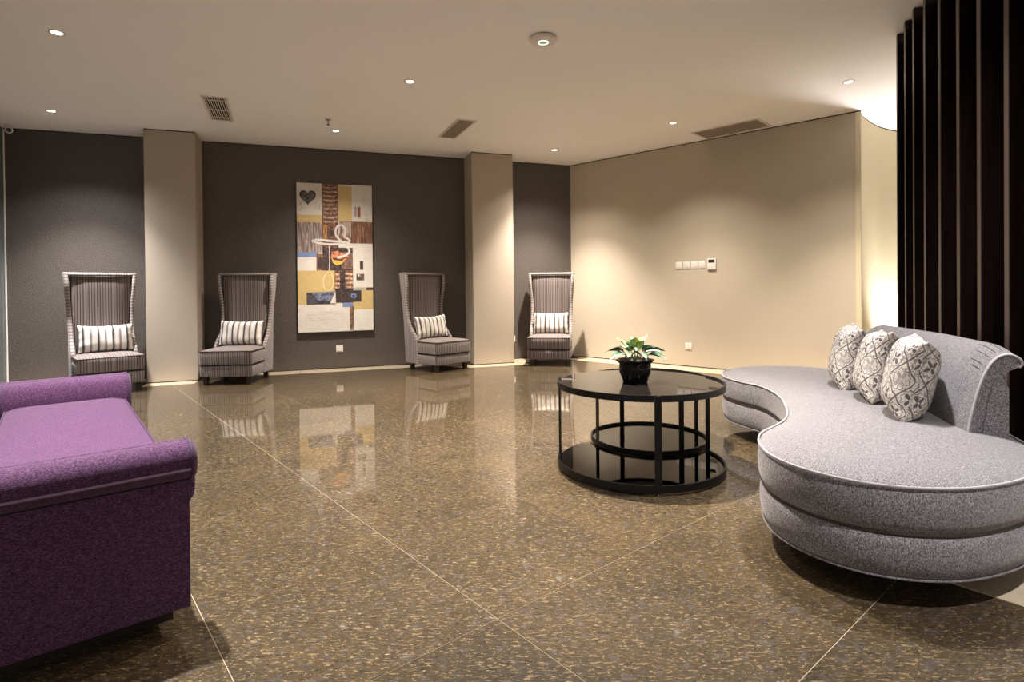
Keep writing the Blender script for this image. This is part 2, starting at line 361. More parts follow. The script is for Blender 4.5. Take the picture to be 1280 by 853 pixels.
# floor slab (the joints between tiles show it) with tiles and cream border slabs as parts
bm = bmesh.new(); box(bm, -7, 8, -4, 9.6, -0.12, -0.0010); floor = struct(link('floor', bm, M['grout']))
FA = 0.6954; dB = Vector((math.cos(FA), math.sin(FA))); dA = Vector((-math.sin(FA), math.cos(FA)))
FO = Vector((-0.0566, 1.773)); SB, SA = 0.7138, 0.7437; J = 0.0011
nr = Vector((RC - RE).normalized()); nr = Vector((-nr.y, nr.x)); nr = nr if nr.y > 0 else -nr
def clip(poly, n, d):                                       # keep n.p <= d
    out = []
    for i in range(len(poly)):
        a, b = poly[i], poly[(i + 1) % len(poly)]; fa, fb = n.dot(a) - d, n.dot(b) - d
        if fa <= 0: out.append(a)
        if fa * fb < 0: out.append(a.lerp(b, fa / (fa - fb)))
    return out
def pave(name, O, u, v, su, sv, iu, iv, m, planes, z0, z1, maxn=300):
    base = {}; k = 0
    for i in range(*iu):
        for j in range(*iv):
            c = O + u * (su * (i + .5)) + v * (sv * (j + .5))
            q = [c + u * (sx * (su / 2 - J)) + v * (sy * (sv / 2 - J)) for sx, sy in ((-1, -1), (1, -1), (1, 1), (-1, 1))]
            full = all(n.dot(p) <= d for n, d in planes for p in q)
            if not full:
                for n, d in planes:
                    q = clip(q, n, d)
                    if len(q) < 3: break
                if len(q) < 3: continue
                ar = abs(sum(q[a].x * q[(a + 1) % len(q)].y - q[(a + 1) % len(q)].x * q[a].y for a in range(len(q)))) / 2
                if ar < 0.004: continue
            if k >= maxn: return
            k += 1
            if full and name in base:
                o = base[name].copy(); COL.objects.link(o); o.location = (c.x, c.y, 0); continue
            bm = bmesh.new(); al = math.atan2(u.y, u.x); ca, sa = math.cos(-al), math.sin(-al)
            loc = [((p - c).x * ca - (p - c).y * sa, (p - c).x * sa + (p - c).y * ca) for p in q]
            prism(bm, loc, z0, z1)
            o = link(name, bm, m, floor, loc=(c.x, c.y, 0), rotz=al)
            if full: base[name] = o
BW = 0.28
cpl = [(NB, DB - 0.0), (nr, nr.dot(RC)), (-T, 3.326), (Vector((1, 0)), 3.6), (Vector((0, -1)), 2.2), (Vector((-1, 0)), 5.6), (Vector((0, 1)), 8.5)]
pave('tile', FO, dB, dA, SB, SA, (-9, 9), (-7, 10), M['floor'], cpl, -0.012, 0.0)
# cream border: rows that follow the walls and columns
def brow(a, b, wdt, z=0.0022):                            # strip to the right-hand (room) side of a->b
    L = (b - a).length; t = (b - a).normalized(); n = Vector((t.y, -t.x)); k = max(1, round(L / 0.6)); st = L / k
    for i in range(k):
        p = a + t * (st * i + J); q = a + t * (st * (i + 1) - J)
        bm = bmesh.new(); c = (p + q) / 2
        prism(bm, [tuple(x - c) for x in (p, q, q + n * wdt, p + n * wdt)], -0.001, z)
        link('border_slab', bm, M['pale'], floor, loc=(c.x, c.y, 0))
brow(LC, bp(-1.865, DB), BW); brow(bp(-1.865, DC), bp(-1.346, DC), BW * .8)
brow(bp(-1.346, DB), bp(1.972, DB), BW)
brow(bp(1.85, DC), bp(2.70, DC), BW * .8)
brow(bp(2.56, DB), RC, BW)
bm = bmesh.new(); prism(bm, [tuple(bp(2.562, DC + .0)), tuple(bp(2.85, DC + .0)), tuple(bp(2.85, DB - BW)), tuple(bp(2.562, DB - BW))], -0.001, 0.0022); link('border_slab', bm, M['pale'], floor)
brow(RC, RE, 0.36)
pave('border_slab', FO + dB * 1.33 + dA * -0.8, dB, -dA, 0.6, 0.6, (0, 3), (0, 4), M['pale'], [(Vector((1, 0)), 3.6)], -0.001, 0.0022)

# ------------------------------------------------------------------ downlights
dl_proto = None
for i, (x, y, wt, c, lab) in enumerate(LIGHTS):
    g = 'recessed ceiling downlights'
    t = thing('downlight', lab, 'ceiling light', (x, y, H), 0, g)
    if dl_proto is None:
        bm = bmesh.new(); lathe(bm, [(0.036, 0.0), (0.050, 0.0), (0.052, -0.004), (0.047, -0.007), (0.038, -0.006), (0.036, -0.002)], 28, cap=False)
        a = link('trim_ring', bm, M['trimw'], t, 40)
        bm = bmesh.new(); lathe(bm, [(0.036, -0.0005), (0.034, -0.0035), (0.015, -0.005)], 24); b = link('lens', bm, M['lens'], t, 40); dl_proto = (a, b)
    else:
        for p in dl_proto: q = p.copy(); COL.objects.link(q); q.parent = t
    ld = bpy.data.lights.new('downlight_beam', 'SPOT'); ld.energy = wt; ld.color = c; ld.spot_size = math.radians(84); ld.spot_blend = 1.0; ld.shadow_soft_size = 0.03
    lo = bpy.data.objects.new('downlight_beam', ld); COL.objects.link(lo); lo.parent = t; lo.location = (0, 0, -0.03)
    ls = bpy.data.lights.new('downlight_spill', 'SPOT'); ls.energy = SPILL; ls.color = c; ls.spot_size = math.radians(117); ls.spot_blend = 1.0; ls.shadow_soft_size = 0.06
    lo = bpy.data.objects.new('downlight_spill', ls); COL.objects.link(lo); lo.parent = t; lo.location = (0, 0, -0.015)
# floor uplight washing the curved wall behind the screen
t = thing('floor_uplight', 'small round uplight on the floor behind the slatted screen, washing the curved cream wall', 'floor light', (4.62, 6.52, 0))
bm = bmesh.new(); lathe(bm, [(0.05, 0.0), (0.05, 0.05), (0.045, 0.055), (0.036, 0.055), (0.034, 0.04)], 24, cap=False); link('housing', bm, M['black'], t, 40)
bm = bmesh.new(); lathe(bm, [(0.034, 0.0), (0.034, 0.042), (0.01, 0.044)], 24); link('lens', bm, M['lens'], t, 40)
ld = bpy.data.lights.new('uplight_beam', 'SPOT'); ld.energy = 300; ld.color = (1, 0.96, 0.95); ld.spot_size = math.radians(120); ld.spot_blend = 0.8; ld.shadow_soft_size = 0.25
lo = bpy.data.objects.new('uplight_beam', ld); COL.objects.link(lo); lo.parent = t; lo.location = (0, 0, 0.07); lo.rotation_euler = (PI - 0.12, 0, 0)

# ------------------------------------------------------------------ slatted screen
E_ = [(2.965, 4.39), (2.88, 4.20), (2.792, 3.99), (2.722, 3.81), (2.645, 3.605), (2.582, 3.40), (2.534, 3.20), (2.484, 3.0), (2.453, 2.80), (2.43, 2.6), (2.41, 2.4), (2.40, 2.2), (2.40, 2.0), (2.41, 1.8), (2.43, 1.6), (2.46, 1.4)]
E_ = [Vector(p) for p in E_]
scr = thing('slatted_screen', 'tall dark brown screen of upright wooden slats behind the grey sofa', 'screen', (E_[8].x + .1, E_[8].y, 0)); so = Vector((E_[8].x + .1, E_[8].y))
back = []
for i, p in enumerate(E_[1:], 1):
    t = (E_[min(i + 1, len(E_) - 1)] - E_[i - 1]).normalized(); n = Vector((-t.y, t.x))      # outward (+x)
    if n.x < 0: n = -n
    q = [p, p + t * 0.036, p + t * 0.036 + n * 0.16, p + n * 0.16]; c = sum(q, Vector((0, 0))) / 4
    bm = bmesh.new(); prism(bm, [tuple(v - c) for v in q], 0.0, H - 0.002)
    bmesh.ops.bevel(bm, geom=list(bm.edges), offset=0.003, segments=1, affect='EDGES')
    bm.normal_update(); bmesh.ops.recalc_face_normals(bm, faces=bm.faces)
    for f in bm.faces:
        if f.normal.xy.dot(-n) > 0.9: f.material_index = 1  # room-facing narrow faces coloured lighter, to look as if catching light
    o = link('slat', bm, [M['wood'], M['woodlit']], scr, loc=(c.x - so.x, c.y - so.y, 0)); back.append(p + n * 0.161)
bm = bmesh.new()
loft(bm, [[(p.x - so.x, p.y - so.y, 0), (p.x + .02 - so.x, p.y + .008 - so.y, 0), (p.x + .02 - so.x, p.y + .008 - so.y, H - .002), (p.x - so.x, p.y - so.y, H - .002)] for p in back])
link('backing_panel', bm, M['wood'], scr)

# ------------------------------------------------------------------ striped chairs
def loc_grid(bm, f, nu, nv):
    V = [[bm.verts.new(f(i / nu, j / nv)) for j in range(nv + 1)] for i in range(nu + 1)]
    for i in range(nu):
        for j in range(nv): bm.faces.new((V[i][j], V[i + 1][j], V[i + 1][j + 1], V[i][j + 1]))
def cushion(bm, x0, x1, y0, y1, z0, z1, crown=0.02, r=0.03):
    # soft box: rounded plan, crowned top
    n = 10; pts = []
    for cx, cy, a0 in ((x1 - r, y1 - r, 0), (x0 + r, y1 - r, 90), (x0 + r, y0 + r, 180), (x1 - r, y0 + r, 270)):
        for k in range(5): a = math.radians(a0 + 90 * k / 4); pts.append(Vector((cx + r * math.cos(a), cy + r * math.sin(a))))
    rings = []
    for d, z in ((0.018, z0), (0.004, z0 + 0.008), (-0.003, (z0 + z1) / 2), (0.0, z1 - 0.008), (0.006, z1), (0.03, z1 + crown * .35), (0.08, z1 + crown * .75), (0.15, z1 + crown)):
        cx, cy = (x0 + x1) / 2, (y0 + y1) / 2; sx, sy = 1 - 2 * d / (x1 - x0), 1 - 2 * d / (y1 - y0)
        rings.append([(cx + (p.x - cx) * sx, cy + (p.y - cy) * sy, z) for p in pts])
    loft(bm, rings)
    return [(p.x, p.y) for p in pts]
HW = [(0.088, 0.290), (0.38, 0.293), (0.60, 0.290), (0.85, 0.298), (1.05, 0.315), (1.255, 0.325)]
def hw(z):
    for (z0, a), (z1, b) in zip(HW, HW[1:]):
        if z <= z1: return a + (b - a) * (z - z0) / (z1 - z0)
    return HW[-1][1]
def yback(z): return 0.005 + 0.075 * max(0, (z - 0.1)) / 1.15
FRONT = catmull([(-0.05, 1.245), (-0.065, 1.12), (-0.045, 0.98), (-0.03, 0.82), (-0.05, 0.66), (-0.105, 0.53), (-0.185, 0.445), (-0.235, 0.37), (-0.245, 0.25), (-0.245, 0.09)], 4, False)
def make_chair():
    t = bpy.data.objects.new('slipper_chair', None); COL.objects.link(t); t.empty_display_size = .1
    Hf, D = 0.285, 0.626
    bm = bmesh.new(); cushion(bm, -Hf, Hf, -D, -0.06, 0.088, 0.215, 0.0, 0.035); link('seat_base', bm, M['stripe'], t, 35)
    bm = bmesh.new(); pl = cushion(bm, -Hf - .003, Hf + .003, -D - 0.008, -0.05, 0.225, 0.378, 0.024, 0.04); sc = link('seat_cushion', bm, M['stripe'], t, 35)
    bm = bmesh.new(); tube(bm, [(x * 1.004, y * 1.0, 0.374) for x, y in pl], 0.0055, 6, True); tube(bm, [(x * 1.0, y, 0.230) for x, y in pl], 0.005, 6, True); link('piping', bm, M['pinp'], sc, 60)
    # wings: side panels that sweep down into the seat
    for s in (-1, 1):
        bm = bmesh.new(); rings = []
        for p in FRONT:
            z = p.y; xo = hw(z) + .0; th = 0.036
            yf = p.x; yb = yback(z)
            rings.append([(s * (xo - th), yf + .006, z), (s * (xo - th * .5), yf - 0.008, z), (s * xo, yf + .006, z), (s * (xo + .002), (yf + yb) / 2, z), (s * (xo - .004), yb, z), (s * (xo - th), yb, z)])
        loft(bm, rings); wgo = link('wing', bm, M['stripey'], t, 40)
        bm = bmesh.new(); tube(bm, [(s * (hw(p.y) - 0.016), p.x - 0.004, p.y) for p in FRONT], [0.0215] * len(FRONT), 8); link('edge_roll', bm, M['stripez'], wgo, 50)
        bm = bmesh.new(); tube(bm, [(s * (hw(p.y) - 0.040), p.x + 0.008, p.y) for p in FRONT[:30]], 0.005, 6); link('piping', bm, M['pinp'], wgo, 60)
    bm = bmesh.new(); zs = [0.09, 0.4, 0.7, 1.0, 1.24]
    loft(bm, [[(-hw(z) + .01, yback(z) - .03, z), (hw(z) - .01, yback(z) - .03, z), (hw(z) - .01, yback(z) + .004, z), (-hw(z) + .01, yback(z) + .004, z)] for z in zs]); link('back_shell', bm, M['stripe'], t, 30)
    bm = bmesh.new(); rings = []
    for k in range(13):
        z = 0.36 + (1.222 - 0.36) * k / 12; e = min(1, k / 1.5 + .35) * (.9 if k == 12 else 1); wv = hw(z) - 0.046; y0 = yback(z) - .025; yf = y0 - 0.030 - (0.022 + 0.055 * k / 12) * e
        rings.append([(-wv, y0, z), (-wv, yf + .014, z), (-wv * .93, yf, z), (-wv * .5, yf - .006, z), (0, yf - .008, z), (wv * .5, yf - .006, z), (wv * .93, yf, z), (wv, yf + .014, z), (wv, y0, z)])
    loft(bm, rings); link('back_cushion', bm, M['stripe'], t, 50)
    bm = bmesh.new(); rings = []
    for k in range(15):
        x = -hw(1.25) + .0 + 2 * hw(1.25) * k / 14
        rings.append([(x, -0.062, 1.222), (x, -0.068, 1.238), (x, -.055, 1.256), (x, 0.0, 1.262), (x, .075, 1.256), (x, .088, 1.236), (x, .07, 1.222)])
    loft(bm, rings); tr = link('top_rail', bm, M['stripe'], t, 50)
    bm = bmesh.new(); tube(bm, [(-hw(1.2) + .04, -.062, 1.218), (0, -.064, 1.220), (hw(1.2) - .04, -.062, 1.218)], 0.005, 6); link('piping', bm, M['pinp'], tr, 60)
    for sx in (-1, 1):
        for y in (-D + 0.06, -0.07):
            bm = bmesh.new(); q = 0.026
            loft(bm, [[(sx * .235 + a * q * f, y + b * q * f, z) for a, b in ((-1, -1), (1, -1), (1, 1), (-1, 1))] for z, f in ((0, .8), (.09, 1))]); link('leg', bm, M['leg'], t)
    return t
def copy_tree(o, parent=None):
    c = o.copy(); COL.objects.link(c); c.parent = parent
    for ch in o.children: copy_tree(ch, c)
    return c
def pillow_mesh(w, h, th, n=24, pinch=0.05, sag=0.0):
    bm = bmesh.new(); uvl = bm.loops.layers.uv.new('UVMap'); par = {}
    for sgn in (1, -1):
        V = {}
        for i in range(n + 1):
            for j in range(n + 1):
                a, b = -1 + 2 * i / n, -1 + 2 * j / n; u, v = math.sin(a * PI / 2), math.sin(b * PI / 2)
                k = (max(0, 1 - u ** 4) ** .55) * (max(0, 1 - v ** 4) ** .55)
                wr = 0.004 * math.sin(7 * u + 3 * v) * k + 0.006 * math.sin(11 * v - 4 * u) * (1 - k) * min(1, k * 6)
                x = u * w / 2 * (1 - pinch * (1 - v * v) * abs(u) ** 3) ; z = v * h / 2 * (1 - pinch * 1.4 * (1 - u * u) * abs(v) ** 3)
                V[i, j] = bm.verts.new((x, sgn * (th / 2 * k) + wr, z - sag * (1 - u * u) * (v > 0) * v)); par[V[i, j]] = (a * w * .56 + (sgn > 0) * w * 1.12, b * h * .56)
        for i in range(n):
            for j in range(n):
                f = bm.faces.new((V[i, j], V[i + 1, j], V[i + 1, j + 1], V[i, j + 1]))
                for l in f.loops: l[uvl].uv = par[l.vert]
    bmesh.ops.remove_doubles(bm, verts=bm.verts, dist=0.0005); return bm
def edge_loop(w, h, pinch, sag=0):
    P = []
    def f(u, v): return (u * w / 2 * (1 - pinch * (1 - v * v) * abs(u) ** 3), 0, v * h / 2 * (1 - pinch * 1.4 * (1 - u * u) * abs(v) ** 3) - sag * (1 - u * u) * (v > 0) * v)
    for k in range(16): P.append(f(-1 + k / 8, -1))
    for k in range(16): P.append(f(1, -1 + k / 8))
    for k in range(16): P.append(f(1 - k / 8, 1))
    for k in range(16): P.append(f(-1, 1 - k / 8))
    return P
chair0 = make_chair(); g = 'striped high back chairs along the wall'
pil_me = None
CH = [(-4.545, 6.204, 0.774, 'striped high back slipper chair at the far left, half hidden by the purple bench', 'striped lumbar pillow on the chair behind the purple bench'),
      (-3.219, 6.837, 0.056, 'striped high back slipper chair between the left column and the painting', 'striped lumbar pillow on the chair left of the painting'),
      (-1.198, 7.547, 0.811, 'striped high back slipper chair right of the painting, turned towards the right', 'striped lumbar pillow on the turned chair right of the painting'),
      (0.569, 8.075, -0.144, 'striped high back slipper chair in the far corner by the beige wall, brightly lit', 'striped lumbar pillow on the brightly lit corner chair')]
for i, (x, y, a, lab, pl) in enumerate(CH):
    t = chair0 if i == 0 else copy_tree(chair0)
    t.location = (x, y, 0); t.rotation_euler = (0, 0, a); tag(t, lab, 'chair', g)
    lx, ly = (0.015, 0.0, -0.01, 0.0)[i], -0.185
    px, py = x + math.cos(a) * lx - math.sin(a) * ly, y + math.sin(a) * lx + math.cos(a) * ly
    if pil_me is None:
        o = link('lumbar_pillow', pillow_mesh(0.50, 0.30, 0.15, pinch=.05, sag=.012), M['pstripe'], None, 70); pil_me = o
        bm = bmesh.new(); tube(bm, edge_loop(.50, .30, .05, .012), .004, 6, True); pp = link('piping', bm, M['pinp'], None, 60); pp.parent = o
    else:
        o = copy_tree(pil_me)
    o.location = (px, py, 0.548); o.rotation_euler = (-0.20, (0.0, 0.015, -0.03, 0.0)[i], a); tag(o, pl, 'pillow', 'striped pillows on the chairs')

# ------------------------------------------------------------------ grey kidney sofa
OUT = [(1.50, 3.98), (1.525, 3.78), (1.585, 3.60), (1.575, 3.40), (1.53, 3.20), (1.457, 3.00), (1.384, 2.83), (1.301, 2.69), (1.200, 2.575), (1.085, 2.455), (1.012, 2.31), (0.980, 2.155), (1.000, 2.02), (1.06, 1.905), (1.16, 1.815), (1.301, 1.768), (1.474, 1.773), (1.69, 1.85), (1.86, 1.97), (2.00, 2.14), (2.10, 2.36), (2.20, 2.66), (2.29, 2.98), (2.37, 3.30), (2.45, 3.65), (2.48, 3.95), (2.42, 4.20), (2.25, 4.37), (2.0, 4.43), (1.75, 4.38), (1.58, 4.22)]
OC = Vector((1.8, 3.0))
oc = resample(catmull(OUT, 6), 170)
oc = [p - OC for p in oc]
# CCW check
ar = sum(a.x * b.y - b.x * a.y for a, b in zip(oc, oc[1:] + oc[:1]))
if ar < 0: oc = oc[::-1]
sofa = thing('kidney_sofa', 'long grey kidney shaped sofa with a rolled back, in front of the slatted screen', 'sofa', (OC.x, OC.y, 0))
def body(spec):
    bm = bmesh.new(); rings = []
    for d, z in spec:
        q = inset(oc, d)
        if d > 0.05:                                   # relax wide insets
            for _ in range(6): q = [(q[i - 1] + q[i] * 2 + q[(i + 1) % len(q)]) / 4 for i in range(len(q))]
        rings.append([(p.x, p.y, z) for p in q])
    loft(bm, rings); return bm
link('base', body([(0.05, 0.098), (0.022, 0.10), (0.010, 0.115), (0.004, 0.16), (0.003, 0.205), (0.010, 0.238), (0.020, 0.243)]), M['grey'], sofa, 60)
sc = link('seat_cushion', body([(0.022, 0.247), (0.010, 0.252), (0.0, 0.28), (-0.004, 0.33), (-0.002, 0.375), (0.004, 0.395), (0.010, 0.402), (0.035, 0.412), (0.08, 0.424), (0.14, 0.431), (0.20, 0.433)]), M['grey'], sofa, 60)
def rim(d, z, r, m, par, nm='piping'):
    bm = bmesh.new(); tube(bm, [(p.x, p.y, z) for p in inset(oc, d)], r, 6, True); return link(nm, bm, m, par, 60)
rim(0.000, 0.402, 0.0045, M['greyp'], sc); 
rim(0.014, 0.245, 0.007, M['pinp'], sofa, 'seam')
rim(0.014, 0.101, 0.004, M['grey'], sofa)
for fx, fy in ((1.39, 1.985), (1.78, 2.12), (1.25, 2.42), (1.75, 2.9), (1.68, 3.75), (2.25, 3.1), (2.05, 4.2), (2.3, 3.95)):
    bm = bmesh.new(); lathe(bm, [(0.022, 0.0), (0.026, 0.004), (0.036, 0.06), (0.040, 0.098)], 20); link('foot', bm, M['foot'], sofa, 40, (fx - OC.x, fy - OC.y, 0))
# rolled backrest
JN = resample(catmull([(1.872, 2.33), (1.975, 2.63), (2.075, 2.93), (2.15, 3.28), (2.205, 3.55), (2.235, 3.74)], 8, False), 46, False)
PROF = catmull([(0.0, 0.36), (0.003, 0.45), (0.030, 0.58), (0.060, 0.68), (0.092, 0.745), (0.130, 0.782), (0.172, 0.790), (0.208, 0.772), (0.218, 0.748), (0.196, 0.728), (0.166, 0.712), (0.160, 0.66), (0.160, 0.36)], 3, False)
bm = bmesh.new(); rings = []; pip0 = None
NJ = len(JN)
for i, p in enumerate(JN):
    t = (JN[min(i + 1, NJ - 1)] - JN[max(i - 1, 0)]).normalized(); n = Vector((t.y, -t.x))
    e = min(i / 5.0, 1.0); f = min((NJ - 1 - i) / 6.0, 1.0)
    en = 1 - (1 - e) ** 2; fn = 1 - (1 - f) ** 2.2
    ring = []
    for q in PROF:
        o_, z = q.x * 0.88, q.y
        z2 = 0.36 + (z - 0.36) * (1 - 0.075 * (1 - en)) * (1 - 0.10 * (1 - fn))
        o2 = o_ * (1 - 0.05 * (1 - en)) + (1 - fn) * 0.02 + 0.012 * (1 - e)
        o2 -= 0.006 * math.sin(PI * min(1, (z - .36) / .35)) * en
        P = p + n * o2; ring.append((P.x - OC.x, P.y - OC.y, z2))
    rings.append(ring)
loft(bm, rings); bk = link('backrest', bm, M['grey'], sofa, 55)
bm = bmesh.new(); tube(bm, [Vector(v) + Vector((0.0, -0.004, 0.0)) for v in rings[0][:27]], 0.0055, 6); link('piping', bm, M['greyp'], bk, 60)
bm = bmesh.new(); tube(bm, rings[-1][:27], 0.0055, 6); link('piping', bm, M['greyp'], bk, 60)
# stitched welt panel on the end face
P0 = [Vector(v) for v in rings[0]]
t0 = (JN[1] - JN[0]).normalized(); off = Vector((-t0.x, -t0.y, 0)) * 0.007; nrm = Vector((t0.y, -t0.x, 0))
pan = [(0.055, .37), (0.150, .37), (0.150, .62), (0.128, .655), (0.100, .645), (0.080, .56)]
bm = bmesh.new(); b0 = Vector((JN[0].x - OC.x, JN[0].y - OC.y, 0))
r0 = [b0 + nrm * a + Vector((0, 0, z)) + off * 0.2 for a, z in pan]; r1 = [v + off for v in r0]
loft(bm, [r0, r1]); link('end_panel', bm, M['grey'], bk, 30)
# gathers at the near end
for k, (i0, i1, j) in enumerate(((1, 4, 13), (1, 5, 15), (1, 4, 17), (1, 4, 11), (1, 3, 10))):
    bm = bmesh.new(); tube(bm, [Vector(rings[i][j]) + Vector((-0.0003, 0, 0.0003)) for i in range(i0, i1 + 1)], 0.0012, 5); link('gather', bm, M['pinp'], bk, 60)
# patterned pillows
SP = [(2.040, 3.40, 'patterned square pillow farthest along the sofa, leftmost of the three'), (1.955, 3.01, 'patterned square pillow in the middle of the three on the sofa'), (1.860, 2.63, 'patterned square pillow nearest the camera on the sofa, rightmost of the three')]
p0 = None
for k, (x, y, lab) in enumerate(SP):
    if p0 is None: p0 = o = link('square_pillow', pillow_mesh(0.37, 0.385, 0.185, pinch=.10), M['damask'], None, 70)
    else: o = p0.copy(); COL.objects.link(o)
    o.location = (x, y, 0.615); o.rotation_euler = (-0.24 , (0.05, -0.04, 0.03)[k], math.radians((-114, -116, -118)[k])); tag(o, lab, 'pillow', 'patterned pillows on the sofa')

# ------------------------------------------------------------------ nesting coffee tables
def arc_band(bm, c, R, a0, a1, z0, z1, th, n=64):
    full = abs(a1 - a0) > 359.9; k = n if full else n + 1; rings = []
    for i in range(k):
        a = math.radians(a0 + (a1 - a0) * i / n); ca, sa = math.cos(a), math.sin(a)
        rings.append([(c[0] + r * ca, c[1] + r * sa, z) for r, z in ((R, z0), (R, z1), (R - th, z1), (R - th, z0))])
    loft(bm, rings, loop=full)
def disc(bm, c, R, z0, z1, n=72):
    prism(bm, [(c[0] + R * math.cos(2 * PI * i / n), c[1] + R * math.sin(2 * PI * i / n)) for i in range(n)], z0, z1)
def flat_leg(par, c, R, ang, z0, z1, w=0.036, th=0.008):
    a = math.radians(ang); bm = bmesh.new(); box(bm, R - th, R, -w / 2, w / 2, z0, z1, 0.0015, 1)
    bmesh.ops.rotate(bm, verts=bm.verts, cent=(0, 0, 0), matrix=Matrix.Rotation(a, 3, 'Z')); return link('leg', bm, M['metal'], par, 40)
TC = (0.735, 3.27); TR = 0.475
tb = thing('coffee_table', 'round black two tier coffee table with a black glass top and flat steel rim', 'coffee table', (*TC, 0))
bm = bmesh.new(); arc_band(bm, (0, 0), TR, 161, 379, 0.470, 0.504, 0.010); link('top_rim', bm, M['metal'], tb, 40)
bm = bmesh.new(); disc(bm, (0, 0), TR - 0.011, 0.484, 0.494); link('glass_top', bm, M['bglass'], tb, 30)
bm = bmesh.new(); arc_band(bm, (0, 0), TR, 161, 379, 0.014, 0.052, 0.010); link('lower_rim', bm, M['metal'], tb, 40)
NC = Vector((0.895, 3.72)); NR = 0.378
nc = NC - Vector(TC)
# lower glass shelf: a disc with a bite where the smaller table slides in
n = 96; pts = []
for i in range(n):
    a = 2 * PI * i / n; p = Vector((math.cos(a), math.sin(a))) * (TR - 0.011)
    if (p - nc).length >= NR + .012: pts.append((a, p))
inner = []
arc = [p for a, p in pts]
# order so that the gap is at the ends
gi = max(range(len(pts)), key=lambda i: (pts[(i + 1) % len(pts)][1] - pts[i][1]).length)
arc = arc[gi + 1:] + arc[:gi + 1]
a0 = math.atan2(*(arc[-1] - nc).yx); a1 = math.atan2(*(arc[0] - nc).yx)
if a0 > 0: a0 -= 2 * PI
if a1 > 0: a1 -= 2 * PI
for k in range(1, 24): a = a0 + (a1 - a0) * k / 24; inner.append(nc + Vector((math.cos(a), math.sin(a))) * (NR + .012))
bm = bmesh.new(); prism(bm, [tuple(p) for p in arc + inner], 0.030, 0.037); link('glass_shelf', bm, M['tint'], tb)
for ang in (162, 268.5, 18): 
    flat_leg(tb, (0, 0), TR + 0.002, ang, 0.012, 0.500)
    a = math.radians(ang); bm = bmesh.new(); lathe(bm, [(0.012, 0), (0.014, 0.004), (0.010, 0.008), (0.005, 0.013)], 14, (math.cos(a) * (TR - .006), math.sin(a) * (TR - .006))); link('levelling_foot', bm, M['metal'], tb, 40)
nt = thing('nesting_table', 'smaller round black steel table tucked under the larger coffee table', 'side table', (NC.x, NC.y, 0))
bm = bmesh.new(); arc_band(bm, (0, 0), NR, 0, 360, 0.426, 0.456, 0.010); link('top_rim', bm, M['metal'], nt, 40)
bm = bmesh.new(); disc(bm, (0, 0), NR - .011, 0.438, 0.446); link('glass_top', bm, M['bglass'], nt, 30)
bm = bmesh.new(); arc_band(bm, (0, 0), NR, 0, 360, 0.030, 0.064, 0.010); link('lower_rim', bm, M['metal'], nt, 40)
bm = bmesh.new(); disc(bm, (0, 0), NR - .011, 0.042, 0.048); link('glass_shelf', bm, M['tint'], nt, 30)
for fx, fy in ((0.57, 3.61), (0.79, 4.085), (1.24, 3.83), (1.01, 3.36)):
    d = Vector((fx, fy)) - NC; ang = math.degrees(math.atan2(d.y, d.x)); flat_leg(nt, (0, 0), NR, ang, 0.018, 0.44, 0.034)
    a = math.radians(ang); bm = bmesh.new(); lathe(bm, [(0.014, 0), (0.016, 0.005), (0.006, 0.009), (0.005, 0.022)], 14, (math.cos(a) * (NR - .008), math.sin(a) * (NR - .008))); link('levelling_foot', bm, M['metal'], nt, 40)

# ------------------------------------------------------------------ potted plant
PX, PY, PZ = 0.712, 3.265, 0.494
pot = thing('plant_pot', 'glossy black plant pot with a wavy flared rim on the coffee table', 'pot', (PX, PY, PZ))
wav = lambda a, r, z: 1 + (0.035 * math.cos(8 * a) if z > 0.112 else 0)
bm = bmesh.new(); lathe(bm, [(0.066, 0.0), (0.070, 0.004), (0.078, 0.03), (0.089, 0.055), (0.092, 0.085), (0.090, 0.108), (0.098, 0.118), (0.108, 0.124), (0.110, 0.130), (0.104, 0.132), (0.092, 0.122), (0.084, 0.112), (0.082, 0.095)], 48, f=wav); link('body', bm, M['pot'], pot, 50)
bm = bmesh.new(); lathe(bm, [(0.081, 0.09), (0.083, 0.112), (0.05, 0.120), (0.01, 0.124)], 28); link('soil', bm, M['soil'], pot, 60)
PB = [(-.060, -.045, 'peb1', 1.2, 'brown'), (-.030, -.066, 'peb3', 1.1, 'grey'), (.006, -.070, 'peb2', 1.05, 'white'), (.040, -.058, 'peb1', 1.35, 'brown'), (.066, -.028, 'peb3', 1.0, 'grey'), (-.070, .005, 'peb3', 1.0, 'grey'), (.062, .020, 'peb1', 1.1, 'brown'), (-.035, .05, 'peb1', 1.2, 'brown'), (.02, .058, 'peb3', 1.1, 'grey')]
for k, (x, y, mt, s, cn) in enumerate(PB):
    bm = bmesh.new(); bmesh.ops.create_icosphere(bm, subdivisions=2, radius=0.016 * s)
    for v in bm.verts: v.co = Vector((v.co.x * 1.25, v.co.y, v.co.z * .68)) * (1 + .08 * math.sin(90 * v.co.x + k))
    labs = ['smooth brown pebble at the left front of the black plant pot', 'grey pebble just left of the white pebble in the pot', 'white pebble at the front of the black plant pot', 'large brown pebble just right of the white pebble in the pot', 'grey pebble at the right edge of the black plant pot', 'grey pebble at the left edge of the black plant pot', 'brown pebble behind the right edge of the pot under the leaves', 'brown pebble at the back left of the pot under the leaves', 'grey pebble at the back right of the pot under the leaves']
    o = link('pebble', bm, M[mt], None, 60, (PX + x, PY + y, PZ + .133), random.random() * 3); tag(o, labs[k], 'pebble', 'pebbles in the plant pot')
plant = thing('variegated_plant', 'leafy houseplant with green and white variegated leaves in the black pot', 'plant', (PX, PY, PZ + .115))
